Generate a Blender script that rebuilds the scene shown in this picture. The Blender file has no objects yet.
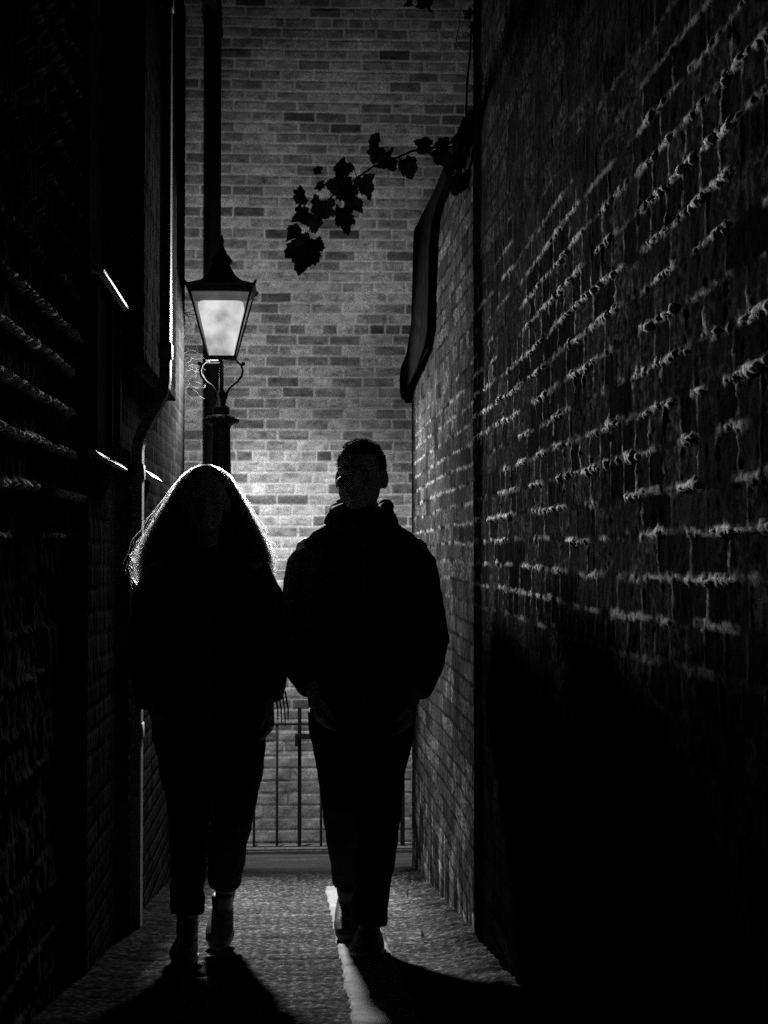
import bpy, bmesh, math, random
import numpy as np
from mathutils import Vector, Matrix, noise as mnoise

random.seed(7)
rng = np.random.default_rng(7)
sc = bpy.context.scene
COL = sc.collection

# ------------------------------------------------------------------ camera
F = 1540.0                       # focal length in pixels of the 768 x 1024 frame
VPX, VPY = 295.0, 552.0          # where the alley vanishes
CAMZ = 1.404
yaw = math.atan((384 - VPX) / F)
pitch = math.atan((VPY - 512) / F)
cd = bpy.data.cameras.new('camera')
cam = bpy.data.objects.new('camera', cd)
COL.objects.link(cam)
cd.sensor_fit = 'VERTICAL'
cd.sensor_height = 36.0
cd.lens = F / 1024 * 36.0
cd.clip_start = 0.05
cd.clip_end = 400
cam.location = (0, 0, CAMZ)
cam.rotation_euler = (math.pi / 2 + pitch, 0, -yaw)
sc.camera = cam
RM = cam.rotation_euler.to_matrix()


def P(px, py, d):
    """the world point seen at pixel (px, py) at depth y = d"""
    r = RM @ Vector(((px - 384) / F, -(py - 512) / F, -1.0))
    r *= d / r.y
    return Vector((r.x, d, CAMZ + r.z))


# ------------------------------------------------------------------ helpers
def tag(o, label=None, cat=None, group=None, kind=None):
    if label: o['label'] = label
    if cat: o['category'] = cat
    if group: o['group'] = group
    if kind: o['kind'] = kind
    return o


def empty(name, loc, rz=0.0):
    o = bpy.data.objects.new(name, None)
    COL.objects.link(o)
    o.empty_display_size = 0.1
    o.location = loc
    o.rotation_euler = (0, 0, rz)
    return o


def link(name, me, mat, parent=None, smooth=True):
    o = bpy.data.objects.new(name, me)
    COL.objects.link(o)
    if mat is not None:
        me.materials.append(mat)
    if smooth:
        me.polygons.foreach_set('use_smooth', np.ones(len(me.polygons), dtype=bool))
    if parent is not None:
        o.parent = parent
    return o


def obj(name, bm, mat, parent=None, smooth=False, loc=None):
    me = bpy.data.meshes.new(name)
    bmesh.ops.recalc_face_normals(bm, faces=bm.faces)
    bm.to_mesh(me)
    bm.free()
    o = link(name, me, mat, parent, smooth)
    if loc is not None:
        o.location = loc
    return o


def box(bm, x0, x1, y0, y1, z0, z1, bev=0.0):
    vs = [bm.verts.new((x, y, z)) for x in (x0, x1) for y in (y0, y1) for z in (z0, z1)]
    q = [(0, 1, 3, 2), (4, 6, 7, 5), (0, 4, 5, 1), (2, 3, 7, 6), (0, 2, 6, 4), (1, 5, 7, 3)]
    fs = [bm.faces.new([vs[i] for i in f]) for f in q]
    if bev > 0:
        es = list({e for f in fs for e in f.edges})
        bmesh.ops.bevel(bm, geom=es, offset=bev, segments=2, affect='EDGES')


def tube(bm, pts, rad, n=14, cap=0.6):
    """a closed round or oval loft along pts; rad = radius or (side, front) per point"""
    pts = [Vector(p) for p in pts]
    rad = [(r, r) if not isinstance(r, (tuple, list)) else tuple(r) for r in rad]
    m = len(pts)
    rings = []
    fr = []
    for i in range(m):
        t = (pts[min(i + 1, m - 1)] - pts[max(i - 1, 0)]).normalized()
        ax = Vector((1, 0, 0)) if abs(t.x) < 0.9 else Vector((0, 1, 0))
        e1 = (ax - t * ax.dot(t)).normalized()
        fr.append((t, e1, t.cross(e1)))

    def ring(c, f, a, b):
        return [bm.verts.new(c + f[1] * (a * math.cos(2 * math.pi * k / n)) + f[2] * (b * math.sin(2 * math.pi * k / n))) for k in range(n)]
    a, b = rad[0]
    s = cap * min(a, b)
    tip0 = bm.verts.new(pts[0] - fr[0][0] * s)
    if cap > 0:
        rings.append(ring(pts[0] - fr[0][0] * s * 0.7, fr[0], a * 0.66, b * 0.66))
    for i in range(m):
        rings.append(ring(pts[i], fr[i], *rad[i]))
    a, b = rad[-1]
    s = cap * min(a, b)
    if cap > 0:
        rings.append(ring(pts[-1] + fr[-1][0] * s * 0.7, fr[-1], a * 0.66, b * 0.66))
    tip1 = bm.verts.new(pts[-1] + fr[-1][0] * s)
    for i in range(len(rings) - 1):
        for k in range(n):
            k2 = (k + 1) % n
            bm.faces.new((rings[i][k], rings[i][k2], rings[i + 1][k2], rings[i + 1][k]))
    for k in range(n):
        k2 = (k + 1) % n
        bm.faces.new((tip0, rings[0][k2], rings[0][k]))
        bm.faces.new((tip1, rings[-1][k], rings[-1][k2]))


def lathe(bm, prof, c=(0, 0), n=20, power=None):
    """prof = [(radius, z)]; revolve round the vertical axis through c; n = 4 gives a square"""
    rot = math.pi / 4 if n == 4 else 0
    k_ = math.sqrt(2) if n == 4 else 1
    rings = []
    for r, z in prof:
        rings.append([bm.verts.new((c[0] + k_ * r * math.cos(rot + 2 * math.pi * k / n), c[1] + k_ * r * math.sin(rot + 2 * math.pi * k / n), z)) for k in range(n)])
    for i in range(len(rings) - 1):
        for k in range(n):
            k2 = (k + 1) % n
            bm.faces.new((rings[i][k], rings[i][k2], rings[i + 1][k2], rings[i + 1][k]))
    bm.faces.new(rings[0][::-1])
    bm.faces.new(rings[-1])


def ellipsoid(bm, c, r, rot=None, seg=20):
    m = Matrix.Translation(Vector(c)) @ (rot.to_4x4() if rot is not None else Matrix.Identity(4)) @ Matrix.Diagonal((*r, 1))
    bmesh.ops.create_uvsphere(bm, u_segments=seg, v_segments=seg // 2 + 2, radius=1.0, matrix=m)


def fuse(name, bm, mat, parent, voxel=0.007, smooth=3, fn=None):
    """melts the closed pieces in bm into one continuous surface"""
    me = bpy.data.meshes.new(name + '_raw')
    bmesh.ops.recalc_face_normals(bm, faces=bm.faces)
    bm.to_mesh(me)
    bm.free()
    t = bpy.data.objects.new(name + '_raw', me)
    COL.objects.link(t)
    r = t.modifiers.new('r', 'REMESH')
    r.mode = 'VOXEL'
    r.voxel_size = voxel
    if smooth:
        s = t.modifiers.new('s', 'SMOOTH')
        s.factor = 0.5
        s.iterations = smooth
    dg = bpy.context.evaluated_depsgraph_get()
    dg.update()
    out = bpy.data.meshes.new_from_object(t.evaluated_get(dg))
    out.name = name
    bpy.data.objects.remove(t)
    bpy.data.meshes.remove(me)
    if fn is not None:
        nv = len(out.vertices)
        co = np.empty(nv * 3); out.vertices.foreach_get('co', co)
        no = np.empty(nv * 3); out.vertices.foreach_get('normal', no)
        co = fn(co.reshape(-1, 3), no.reshape(-1, 3))
        out.vertices.foreach_set('co', co.reshape(-1))
        out.update()
    return link(name, out, mat, parent, True)


# value noise in numpy -------------------------------------------------
def hsh(ix, iy, seed):
    ix = ix.astype(np.int64); iy = iy.astype(np.int64)
    h = (ix * 374761393 + iy * 668265263 + seed * 2246822519) & 0xffffffff
    h = ((h ^ (h >> 13)) * 1274126177) & 0xffffffff
    h = ((h ^ (h >> 16)) * 2654435761) & 0xffffffff
    return ((h ^ (h >> 15)) & 0xffffff) / float(0xffffff)


def vn(x, y, seed=0):
    ix = np.floor(x); iy = np.floor(y)
    fx = x - ix; fy = y - iy
    fx = fx * fx * (3 - 2 * fx); fy = fy * fy * (3 - 2 * fy)
    a = hsh(ix, iy, seed); b = hsh(ix + 1, iy, seed)
    c = hsh(ix, iy + 1, seed); d = hsh(ix + 1, iy + 1, seed)
    return (a * (1 - fx) + b * fx) * (1 - fy) + (c * (1 - fx) + d * fx) * fy


def fbm(x, y, seed=0, o=4):
    s = 0; a = 1; t = 0
    for k in range(o):
        s = s + a * vn(x * 2 ** k + 17.3 * k, y * 2 ** k - 9.1 * k, seed + k)
        t += a; a *= 0.55
    return s / t


def sst(e0, e1, x):
    t = np.clip((x - e0) / (e1 - e0), 0, 1)
    return t * t * (3 - 2 * t)


# ------------------------------------------------------------------ materials
def new_mat(name):
    m = bpy.data.materials.new(name)
    m.use_nodes = True
    nt = m.node_tree
    b = nt.nodes['Principled BSDF']
    return m, nt, b


def nd(nt, typ, **kw):
    n = nt.nodes.new(typ)
    for k, v in kw.items():
        setattr(n, k, v)
    return n


def mat_plain(name, v, rough=0.7, spec=0.3, metal=0.0, var=0.35, scale=30.0, bump=0.2, bscale=None, stretch=(1, 1, 1)):
    m, nt, b = new_mat(name)
    tc = nd(nt, 'ShaderNodeTexCoord')
    mp = nd(nt, 'ShaderNodeMapping')
    mp.inputs['Scale'].default_value = stretch
    nz = nd(nt, 'ShaderNodeTexNoise')
    nz.inputs['Scale'].default_value = scale
    nz.inputs['Detail'].default_value = 5
    rp = nd(nt, 'ShaderNodeValToRGB')
    lo, hi = v * (1 - var), v * (1 + var)
    rp.color_ramp.elements[0].position = 0.3
    rp.color_ramp.elements[1].position = 0.7
    rp.color_ramp.elements[0].color = (lo, lo, lo, 1)
    rp.color_ramp.elements[1].color = (hi, hi, hi, 1)
    nt.links.new(tc.outputs['Object'], mp.inputs['Vector'])
    nt.links.new(mp.outputs['Vector'], nz.inputs['Vector'])
    nt.links.new(nz.outputs['Fac'], rp.inputs['Fac'])
    nt.links.new(rp.outputs['Color'], b.inputs['Base Color'])
    b.inputs['Roughness'].default_value = rough
    b.inputs['Specular IOR Level'].default_value = spec
    b.inputs['Metallic'].default_value = metal
    if bump:
        n2 = nd(nt, 'ShaderNodeTexNoise')
        n2.inputs['Scale'].default_value = bscale or scale * 4
        n2.inputs['Detail'].default_value = 4
        bp = nd(nt, 'ShaderNodeBump')
        bp.inputs['Strength'].default_value = bump
        bp.inputs['Distance'].default_value = 0.004
        nt.links.new(mp.outputs['Vector'], n2.inputs['Vector'])
        nt.links.new(n2.outputs['Fac'], bp.inputs['Height'])
        nt.links.new(bp.outputs['Normal'], b.inputs['Normal'])
    return m


def mat_tone(name, gain=1.0, rough=0.8, spec=0.25, grain=0.5, gscale=220.0, bump=0.4, rough_lo=None):
    """base colour from the mesh's own 'tone' attribute (brick, mortar), with fine mineral grain"""
    m, nt, b = new_mat(name)
    at = nd(nt, 'ShaderNodeAttribute', attribute_name='tone')
    tc = nd(nt, 'ShaderNodeTexCoord')
    nz = nd(nt, 'ShaderNodeTexNoise')
    nz.inputs['Scale'].default_value = gscale
    nz.inputs['Detail'].default_value = 3
    nz.inputs['Roughness'].default_value = 0.7
    mr = nd(nt, 'ShaderNodeMapRange')
    mr.inputs['From Min'].default_value = 0.3
    mr.inputs['From Max'].default_value = 0.7
    mr.inputs['To Min'].default_value = gain * (1 - grain)
    mr.inputs['To Max'].default_value = gain * (1 + grain)
    mu = nd(nt, 'ShaderNodeMath', operation='MULTIPLY')
    nt.links.new(tc.outputs['Object'], nz.inputs['Vector'])
    nt.links.new(nz.outputs['Fac'], mr.inputs['Value'])
    nt.links.new(at.outputs['Fac'], mu.inputs[0])
    nt.links.new(mr.outputs['Result'], mu.inputs[1])
    cb = nd(nt, 'ShaderNodeCombineColor')
    for k in range(3):
        nt.links.new(mu.outputs[0], cb.inputs[k])
    nt.links.new(cb.outputs[0], b.inputs['Base Color'])
    b.inputs['Roughness'].default_value = rough
    b.inputs['Specular IOR Level'].default_value = spec
    bp = nd(nt, 'ShaderNodeBump')
    bp.inputs['Strength'].default_value = bump
    bp.inputs['Distance'].default_value = 0.004
    nt.links.new(nz.outputs['Fac'], bp.inputs['Height'])
    nt.links.new(bp.outputs['Normal'], b.inputs['Normal'])
    return m


M_back = mat_tone('back_brick', 1.0, 0.85, 0.2, 0.85, 170, 0.6)
M_right = mat_tone('sooty_brick', 1.0, 0.9, 0.0, 0.7, 260, 0.45)
M_left = mat_tone('dark_stone', 1.0, 0.85, 0.0, 0.6, 240, 0.5)
M_ground = mat_tone('gritty_asphalt', 1.0, 0.7, 0.0, 1.0, 330, 1.0)
M_strip = mat_tone('worn_concrete', 1.0, 0.8, 0.0, 0.45, 300, 0.7)
M_iron = mat_plain('black_iron', 0.02, 0.6, 0.25, 0.0, 0.4, 40, 0)
M_pipe = mat_plain('old_pipe_paint', 0.06, 0.65, 0.1, 0.0, 0.4, 25, 0.8, 160)
M_backpipe = mat_plain('dull_black_pipe', 0.003, 0.7, 0.03, 0.0, 0.4, 25, 0.2)
M_coping = mat_plain('dark_slate', 0.003, 0.95, 0.0, 0.0, 0.5, 18, 0.5)
M_wood = mat_plain('dark_timber', 0.015, 0.9, 0.0, 0.0, 0.5, 20, 0.6, 60, (1, 1, 0.06))
M_white = mat_plain('chipped_white_paint', 0.4, 0.7, 0.12, 0.0, 0.5, 60, 0.8)
M_glassdark = mat_plain('dark_window_glass', 0.008, 0.9, 0.0, 0.0, 0.2, 10, 0)
M_leaf = mat_plain('leaf', 0.045, 0.8, 0.03, 0.0, 0.4, 30, 0.4)
M_bark = mat_plain('bark', 0.04, 0.8, 0.2, 0.0, 0.4, 60, 0.5)
M_twig = mat_plain('pale_twig', 0.4, 0.8, 0.2, 0.0, 0.3, 60, 0.3)
M_skin = mat_plain('skin', 0.2, 0.7, 0.05, 0.0, 0.08, 40, 0)
M_jacket = mat_plain('black_wool', 0.012, 0.95, 0.05, 0.0, 0.4, 60, 0.5, 400)
M_coat = mat_plain('black_coat_cloth', 0.014, 0.95, 0.05, 0.0, 0.4, 50, 0.5, 380)
M_trousers = mat_plain('black_denim', 0.014, 0.9, 0.08, 0.0, 0.4, 80, 0.4, 500)
M_shoe = mat_plain('dark_leather', 0.04, 0.45, 0.4, 0.0, 0.4, 50, 0.3)
M_sole = mat_plain('grey_rubber', 0.16, 0.8, 0.2, 0.0, 0.3, 40, 0.3)
M_stone = mat_plain('kerb_stone', 0.16, 0.8, 0.3, 0.0, 0.4, 40, 0.6)
M_roofing = mat_plain('roof_slate', 0.02, 0.7, 0.3, 0.0, 0.4, 12, 0.4)


def mat_hair(name, v, trans):
    m, nt, b = new_mat(name)
    b.inputs['Base Color'].default_value = (v, v, v, 1)
    b.inputs['Roughness'].default_value = 0.4
    b.inputs['Specular IOR Level'].default_value = 0.4
    tr = nd(nt, 'ShaderNodeBsdfTranslucent')
    tr.inputs['Color'].default_value = (v, v, v, 1)
    mx = nd(nt, 'ShaderNodeMixShader')
    mx.inputs[0].default_value = trans
    out = nt.nodes['Material Output']
    nt.links.new(b.outputs[0], mx.inputs[1])
    nt.links.new(tr.outputs[0], mx.inputs[2])
    nt.links.new(mx.outputs[0], out.inputs['Surface'])
    return m


M_strand, _nt, _b = new_mat('fair_hair')
_nt.nodes.remove(_b)
_h = _nt.nodes.new('ShaderNodeBsdfHairPrincipled')
_h.parametrization = 'COLOR'
_h.inputs['Color'].default_value = (0.035, 0.035, 0.035, 1)
_nt.links.new(_h.outputs[0], _nt.nodes['Material Output'].inputs['Surface'])
M_hair = mat_plain('dark_hair', 0.02, 0.9, 0.02, 0.0, 0.5, 60, 0.6, 200, (1, 1, 0.1))
M_shorthair = mat_plain('short_dark_hair', 0.04, 0.9, 0.02)


def mat_lampglass(name, lo, hi, clear):
    m, nt, b = new_mat(name)
    nt.nodes.remove(b)
    tc = nd(nt, 'ShaderNodeTexCoord')
    nz = nd(nt, 'ShaderNodeTexNoise')
    nz.inputs['Scale'].default_value = 5.5
    nz.inputs['Detail'].default_value = 4
    mr = nd(nt, 'ShaderNodeMapRange')
    mr.inputs['From Min'].default_value = 0.36
    mr.inputs['From Max'].default_value = 0.6
    mr.inputs['To Min'].default_value = lo
    mr.inputs['To Max'].default_value = hi
    em = nd(nt, 'ShaderNodeEmission')
    tp = nd(nt, 'ShaderNodeBsdfTransparent')
    mx = nd(nt, 'ShaderNodeMixShader')
    mx.inputs[0].default_value = clear
    nt.links.new(tc.outputs['Object'], nz.inputs['Vector'])
    nt.links.new(nz.outputs['Fac'], mr.inputs['Value'])
    nt.links.new(mr.outputs['Result'], em.inputs['Strength'])
    nt.links.new(em.outputs[0], mx.inputs[1])
    nt.links.new(tp.outputs[0], mx.inputs[2])
    nt.links.new(mx.outputs[0], nt.nodes['Material Output'].inputs['Surface'])
    return m


M_diff = mat_lampglass('lit_frosted_glass', 0.45, 1.25, 0.0)
M_pane = mat_lampglass('thin_clear_pane', 0.10, 0.2, 0.75)


# ------------------------------------------------------------------ displaced walls
def grid_mesh(name, co, nu, nv, tone, thick_dir=None, thick=0.3, flip=False):
    """co (nu, nv, 3) front surface; skirts and a back make it a solid slab"""
    front = co.reshape(-1, 3)
    idx = np.arange(nu * nv).reshape(nu, nv)
    a, b, c, d = idx[:-1, :-1], idx[1:, :-1], idx[1:, 1:], idx[:-1, 1:]
    faces = np.stack([a, b, c, d], -1).reshape(-1, 4)
    verts = front
    tones = tone.reshape(-1)
    if thick_dir is not None:
        brd = np.concatenate([idx[:, 0], idx[-1, 1:], idx[-2::-1, -1], idx[0, -2:0:-1]])
        back = front[brd] + np.array(thick_dir) * thick
        n0 = len(front)
        bi = np.arange(len(brd)) + n0
        verts = np.concatenate([front, back])
        tones = np.concatenate([tones, tones[brd]])
        sk = np.stack([brd, bi, np.roll(bi, -1), np.roll(brd, -1)], -1)
        faces = np.concatenate([faces, sk])
        backpoly = bi
    if flip:
        faces = faces[:, ::-1]
    me = bpy.data.meshes.new(name)
    nf = len(faces)
    loops = faces.reshape(-1)
    starts = np.arange(nf) * 4
    if thick_dir is not None:
        bp = backpoly if flip else backpoly[::-1]
        loops = np.concatenate([loops, bp])
        starts = np.concatenate([starts, [nf * 4]])
        nf += 1
    me.vertices.add(len(verts)); me.vertices.foreach_set('co', verts.reshape(-1).astype(np.float32))
    me.loops.add(len(loops)); me.loops.foreach_set('vertex_index', loops.astype(np.int32))
    me.polygons.add(nf); me.polygons.foreach_set('loop_start', starts.astype(np.int32))
    me.update(calc_edges=True)
    me.validate()
    at = me.attributes.new('tone', 'FLOAT', 'POINT')
    at.data.foreach_set('value', tones.astype(np.float32))
    return me


def bricks(u, v, L, H, mort, seed, header_rows=0.0, wob=0.004, edge=0.003, ragged=0.0):
    """brick mask (1 on brick, 0 on mortar), random number per brick, second random, row, vertical place in row"""
    wu = (fbm(u * 9, v * 9, seed + 50, 3) - 0.5) * wob * 2
    wv = (fbm(u * 5 + 40, v * 12, seed + 60, 3) - 0.5) * wob * 2.4 + (vn(u * 0.9, v * 0.9, seed + 70) - 0.5) * wob * 4
    uu, vv = u + wu, v + wv
    row = np.floor(vv / H)
    fv = vv - row * H
    hd = hsh(row, row * 0 + 3, seed + 5) < header_rows
    Lr = np.where(hd, L / 2, L)
    off = np.where(hd, L / 4, (row % 2) * L / 2) + (hsh(row, row * 0, seed + 6) - 0.5) * L * 0.25
    cu = (uu + off) / Lr
    col = np.floor(cu)
    fu = (cu - col) * Lr
    r1 = hsh(col, row, seed + 7)
    r2 = hsh(col, row, seed + 8)
    m = mort * (0.75 + 0.5 * vn(u * 14, v * 14, seed + 9) + ragged * 2.2 * (fbm(u * 32, v * 40, seed + 10, 3) - 0.5))
    du = np.minimum(fu, Lr - fu) - m / 2
    dv = np.minimum(fv, H - fv) - m / 2
    ed = np.minimum(du, dv)
    mask = sst(-edge, edge, ed)
    return mask, r1, r2, row, fv / H, dv, du


# ground profile: the alley falls away from the camera
def gz(y):
    y = np.asarray(y, dtype=float)
    z = -0.12 * (y - 5.5)
    near = 0.24 + 0.12 * (3.5 - y) - 0.12 * (3.5 - y) ** 2 / 7
    z = np.where(y < 3.5, near, z)
    z = np.where(y < 0, 0.24 + 0.42 - 0.21, z)
    z = np.where(y > 11, -0.66, z)
    return z


XL, XR = -0.65, 0.66
YW = 10.9                # wall that closes the alley

# ---- end wall
def spaced(segs):
    out = []
    for a, b, s in segs:
        out.append(np.arange(a, b, s))
    out.append(np.array([segs[-1][1]]))
    return np.concatenate(out)


us = spaced([(-6, -1.1, 0.06), (-1.1, 1.7, 0.009), (1.7, 6.0, 0.06)])
vs = spaced([(-1.0, -0.75, 0.05), (-0.75, 5.6, 0.009), (5.6, 7.0, 0.05)])
u, v = np.meshgrid(us, vs, indexing='ij')
mk, r1, r2, row, fv, dv, du = bricks(u, v, 0.225, 0.0755, 0.012, 11, 0.12, 0.0042, 0.005)
low = v < -0.03                                      # taller plinth courses
mk2, s1, s2, _, fv2, _, _ = bricks(u, v + 0.03, 0.44, 0.0865, 0.009, 23, 0.0, 0.002, 0.004)
mk = np.where(low, mk2, mk); r1 = np.where(low, s1, r1); r2 = np.where(low, s2, r2)
h = mk * (0.004 + 0.005 * r2 + 0.003 * fbm(u * 40, v * 40, 3)) + (1 - mk) * 0.004 * fbm(u * 50, v * 50, 5)
h = np.where(low, h + 0.02, h)
bt = 0.12 + 0.24 * r1 - 0.07 * (r2 > 0.8)
bt = np.where(low, 0.24 + 0.12 * r1, bt)
bt = bt * (0.15 + 1.7 * fbm(u * 18, v * 34, 31, 5))
mt = 0.34 + 0.16 * fbm(u * 20, v * 20, 33)
stain = (0.45 + 1.1 * fbm(u * 1.9, v * 1.5, 35, 5)) * (0.8 + 0.4 * fbm(u * 7, v * 0.8, 37, 3))
tone = (mk * bt + (1 - mk) * mt) * stain
tone = np.where(low & (mk < 0.5), tone * 0.4, tone)
co = np.stack([u, YW - h, v], -1)
me = grid_mesh('brick_wall', co, len(us), len(vs), tone, (0, 1, 0), 0.35)
w = link('brick_wall', me, M_back)
tag(w, 'lamplit brick wall of mixed pale and dark bricks closing the far end of the alley', 'wall', kind='thing')

# ---- right wall, near tall length
def right_wall(name, y0, y1, zlo, top, xf, res, seed, sooty, dark=1.0, ledge=1.0):
    us = np.arange(y0, y1 + res / 2, res)
    nv_ = int((3.9 - zlo) / res)
    t = np.linspace(0, 1, nv_)
    tp = top(us)
    u = np.repeat(us[:, None], nv_, 1)
    v = zlo + t[None, :] * (tp[:, None] - zlo)
    mk, r1, r2, row, fv, dv, du = bricks(u, v, 0.225, 0.0755, 0.0115, seed, 0.35, 0.0060, 0.003, 1.5)
    rough = fbm(u * 30, v * 30, seed + 1, 4) - 0.5
    streak = fbm(u * 38, v * 7.0, seed + 2, 3) - 0.5
    big = fbm(u * 2.3, v * 2.3, seed + 3, 3) - 0.5
    worn = sst(0.33, 0.54, fbm(u * 5.1, v * 9.3, seed + 4, 4))
    lit_wear = sst(0.28, 0.52, fbm(u * 3.4, v * 7, seed + 14, 3)) * sst(1.1, 1.5, v + 0.25 * (fbm(u * 1.5, v * 2, seed + 16, 2) - 0.5)) * sst(2.45, 1.95, v + 0.3 * (fbm(u * 2, v * 2, seed + 18, 2) - 0.5)) * (0.12 + 0.88 * sst(0.34, 0.56, fbm(u * 34, v * 90, seed + 15, 4))) * ledge  # mortar wear, with the lamplit band's fade above and below painted in
    # worn bricks stand behind their joints; the bed joints keep a ragged ledge
    hb = -0.0005 - 0.0025 * r2 + 0.0022 * rough + 0.0015 * streak + 0.004 * (fbm(u * 48, v * 90, seed + 20, 3) - 0.5)
    bed = (dv < du)
    hm = np.where(bed, -0.003 + 0.0075 * worn * lit_wear, -0.0012) + (0.002 + 0.013 * worn * lit_wear) * (fbm(u * 27 + 0.7 * v * 27, v * 52 - 0.5 * u * 27, seed + 5, 5) - 0.5)
    h = mk * hb + (1 - mk) * hm + 0.008 * big
    spk = sst(0.48, 0.74, fbm(u * 64, v * 130, seed + 21, 3)) * sst(0.35, 0.62, fbm(u * 5, v * 7, seed + 22, 3))
    bt = dark * ((0.02 + 0.03 * r1) * (0.2 + 1.6 * fbm(u * 34, v * 12, seed + 6, 4)) + 0.15 * spk * r1)
    mt = np.where(bed, 0.010 + 0.79 * worn * lit_wear, 0.03 + 0.30 * worn * lit_wear)
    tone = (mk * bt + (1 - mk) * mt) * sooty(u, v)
    co = np.stack([xf - h, u, v], -1)
    me = grid_mesh(name, co, len(us), nv_, tone, (1, 0, 0), 0.34, flip=False)
    return link(name, me, M_right)


def soot_shadow_near(u, v):
    quoin = 1 - 0.93 * sst(5.22, 5.34, u + 0.05 * (fbm(u * 6, v * 6, 78, 3) - 0.5))      # darker strip along the straight joint
    foot_shadow = 1 - 0.88 * sst(1.32, 1.08, v + 0.3 * (fbm(u * 2.5, v * 2.5, 79, 4) - 0.5))      # man's shadow painted into the wall's foot
    return (0.25 + 1.3 * fbm(u * 1.6, v * 1.6, 77, 4)) * quoin * foot_shadow


Y_JOINT = 5.55
w = right_wall('brick_wall', 1.0, Y_JOINT, -0.35, lambda y: 3.9 + 0 * y, XR - 0.015, 0.0052, 101, soot_shadow_near, 0.42)
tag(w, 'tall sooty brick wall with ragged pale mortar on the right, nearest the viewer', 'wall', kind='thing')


def top_far(y):
    return np.where(y < 7.22, 2.96, np.where(y < 7.3, 2.96 - (y - 7.22) / 0.08 * 0.56, 2.40 - 0.04 * (y - 7.3)))


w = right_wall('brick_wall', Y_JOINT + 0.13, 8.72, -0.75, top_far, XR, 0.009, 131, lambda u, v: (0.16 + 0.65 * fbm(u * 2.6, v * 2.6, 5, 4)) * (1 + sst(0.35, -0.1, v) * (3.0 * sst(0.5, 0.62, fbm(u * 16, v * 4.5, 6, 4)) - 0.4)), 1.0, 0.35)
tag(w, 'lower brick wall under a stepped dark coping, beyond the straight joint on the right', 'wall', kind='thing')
# its coping: follows the wall top level, drops, and runs out low at the far end
prof = [(5.60, 2.93), (6.78, 2.95), (7.05, 2.93), (7.16, 2.86), (7.22, 2.72), (7.26, 2.45), (7.42, 2.385), (8.0, 2.35), (8.75, 2.30), (9.02, 2.28),
        (9.18, 2.34), (9.28, 2.45), (9.1, 2.52), (8.75, 2.53), (8.42, 2.56), (8.30, 2.64), (8.22, 2.90), (8.20, 3.08), (8.05, 3.12), (7.0, 3.06), (5.60, 3.03)]
bm = bmesh.new()
A = [bm.verts.new((XR - 0.035 + 0.012 * math.sin(3.1 * i), y, z)) for i, (y, z) in enumerate(prof)]
B = [bm.verts.new((XR + 0.38, y, z)) for y, z in prof]
bm.faces.new(A); bm.faces.new(B[::-1])
n = len(prof)
for i in range(n):
    bm.faces.new((A[i], B[i], B[(i + 1) % n], A[(i + 1) % n]))
bmesh.ops.bevel(bm, geom=[e for e in bm.edges if e.verts[0] in A and e.verts[1] in A], offset=0.02, segments=2, affect='EDGES')
cp = obj('coping', bm, M_coping, w)
bm = bmesh.new()
box(bm, XR + 0.07, XR + 0.33, Y_JOINT + 0.004, Y_JOINT + 0.126, -0.7, 2.9)
obj('infill', bm, M_coping, w)

# ---- left building
us = np.arange(0.6, 9.06, 0.0105)
zlo, ztop = -0.8, 4.6
nv_ = int((ztop - zlo) / 0.0105)
u = np.repeat(us[:, None], nv_, 1)
v = zlo + np.linspace(0, 1, nv_)[None, :] * (ztop - zlo) + 0 * u
mk, r1, r2, row, fv, dv, du = bricks(u, v + 0.015, 0.34, 0.122, 0.015, 211, 0.2, 0.008, 0.005, 0.9)
near = u < 4.86
worn = sst(0.3, 0.6, vn(u * 3.1, v * 6.3, 214))
bed = dv < du
rough = fbm(u * 26, v * 26, 215, 4) - 0.5
hN = mk * (-0.008 - 0.01 * r2 + 0.012 * rough) + (1 - mk) * (np.where(bed, 0.004 + 0.010 * worn, -0.01) + 0.012 * (fbm(u * 60, v * 60, 216, 3) - 0.5))
streak = fbm(u * 30, v * 1.5, 217, 3) - 0.5
mkf, q1, q2, _, _, _, _ = bricks(u, v, 0.225, 0.0755, 0.010, 219, 0.2, 0.003, 0.003)
hF = mkf * 0.003 + 0.003 * streak + 0.002 * rough
h = np.where(near, hN - 0.02, hF)
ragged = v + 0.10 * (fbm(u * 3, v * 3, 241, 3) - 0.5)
low_shade = sst(1.52, 1.40, ragged)                           # woman's shadow painted on the lower wall, ledges flattened there
up = sst(2.25, 1.9, ragged)  # upper dark, where the lamplight gives out, painted into the tone
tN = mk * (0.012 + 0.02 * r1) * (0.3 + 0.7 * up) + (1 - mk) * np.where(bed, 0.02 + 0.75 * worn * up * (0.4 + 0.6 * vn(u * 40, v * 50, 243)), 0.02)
tN = tN * (1 - low_shade) + 0.012 * low_shade
h = np.where(near, h - 0 * u - low_shade * (1 - mk) * np.where(bed, 0.02, 0.0), h)
tF = (mkf * (0.005 + 0.006 * q1) + (1 - mkf) * 0.01) * (0.5 + fbm(u * 20, v * 4, 220, 3))
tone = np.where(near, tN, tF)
co = np.stack([XL + h, u, v], -1)
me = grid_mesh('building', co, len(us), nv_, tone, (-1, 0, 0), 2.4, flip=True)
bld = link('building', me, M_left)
tag(bld, 'dark old building with a projecting upper storey along the left of the alley', 'building', kind='thing')

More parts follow.
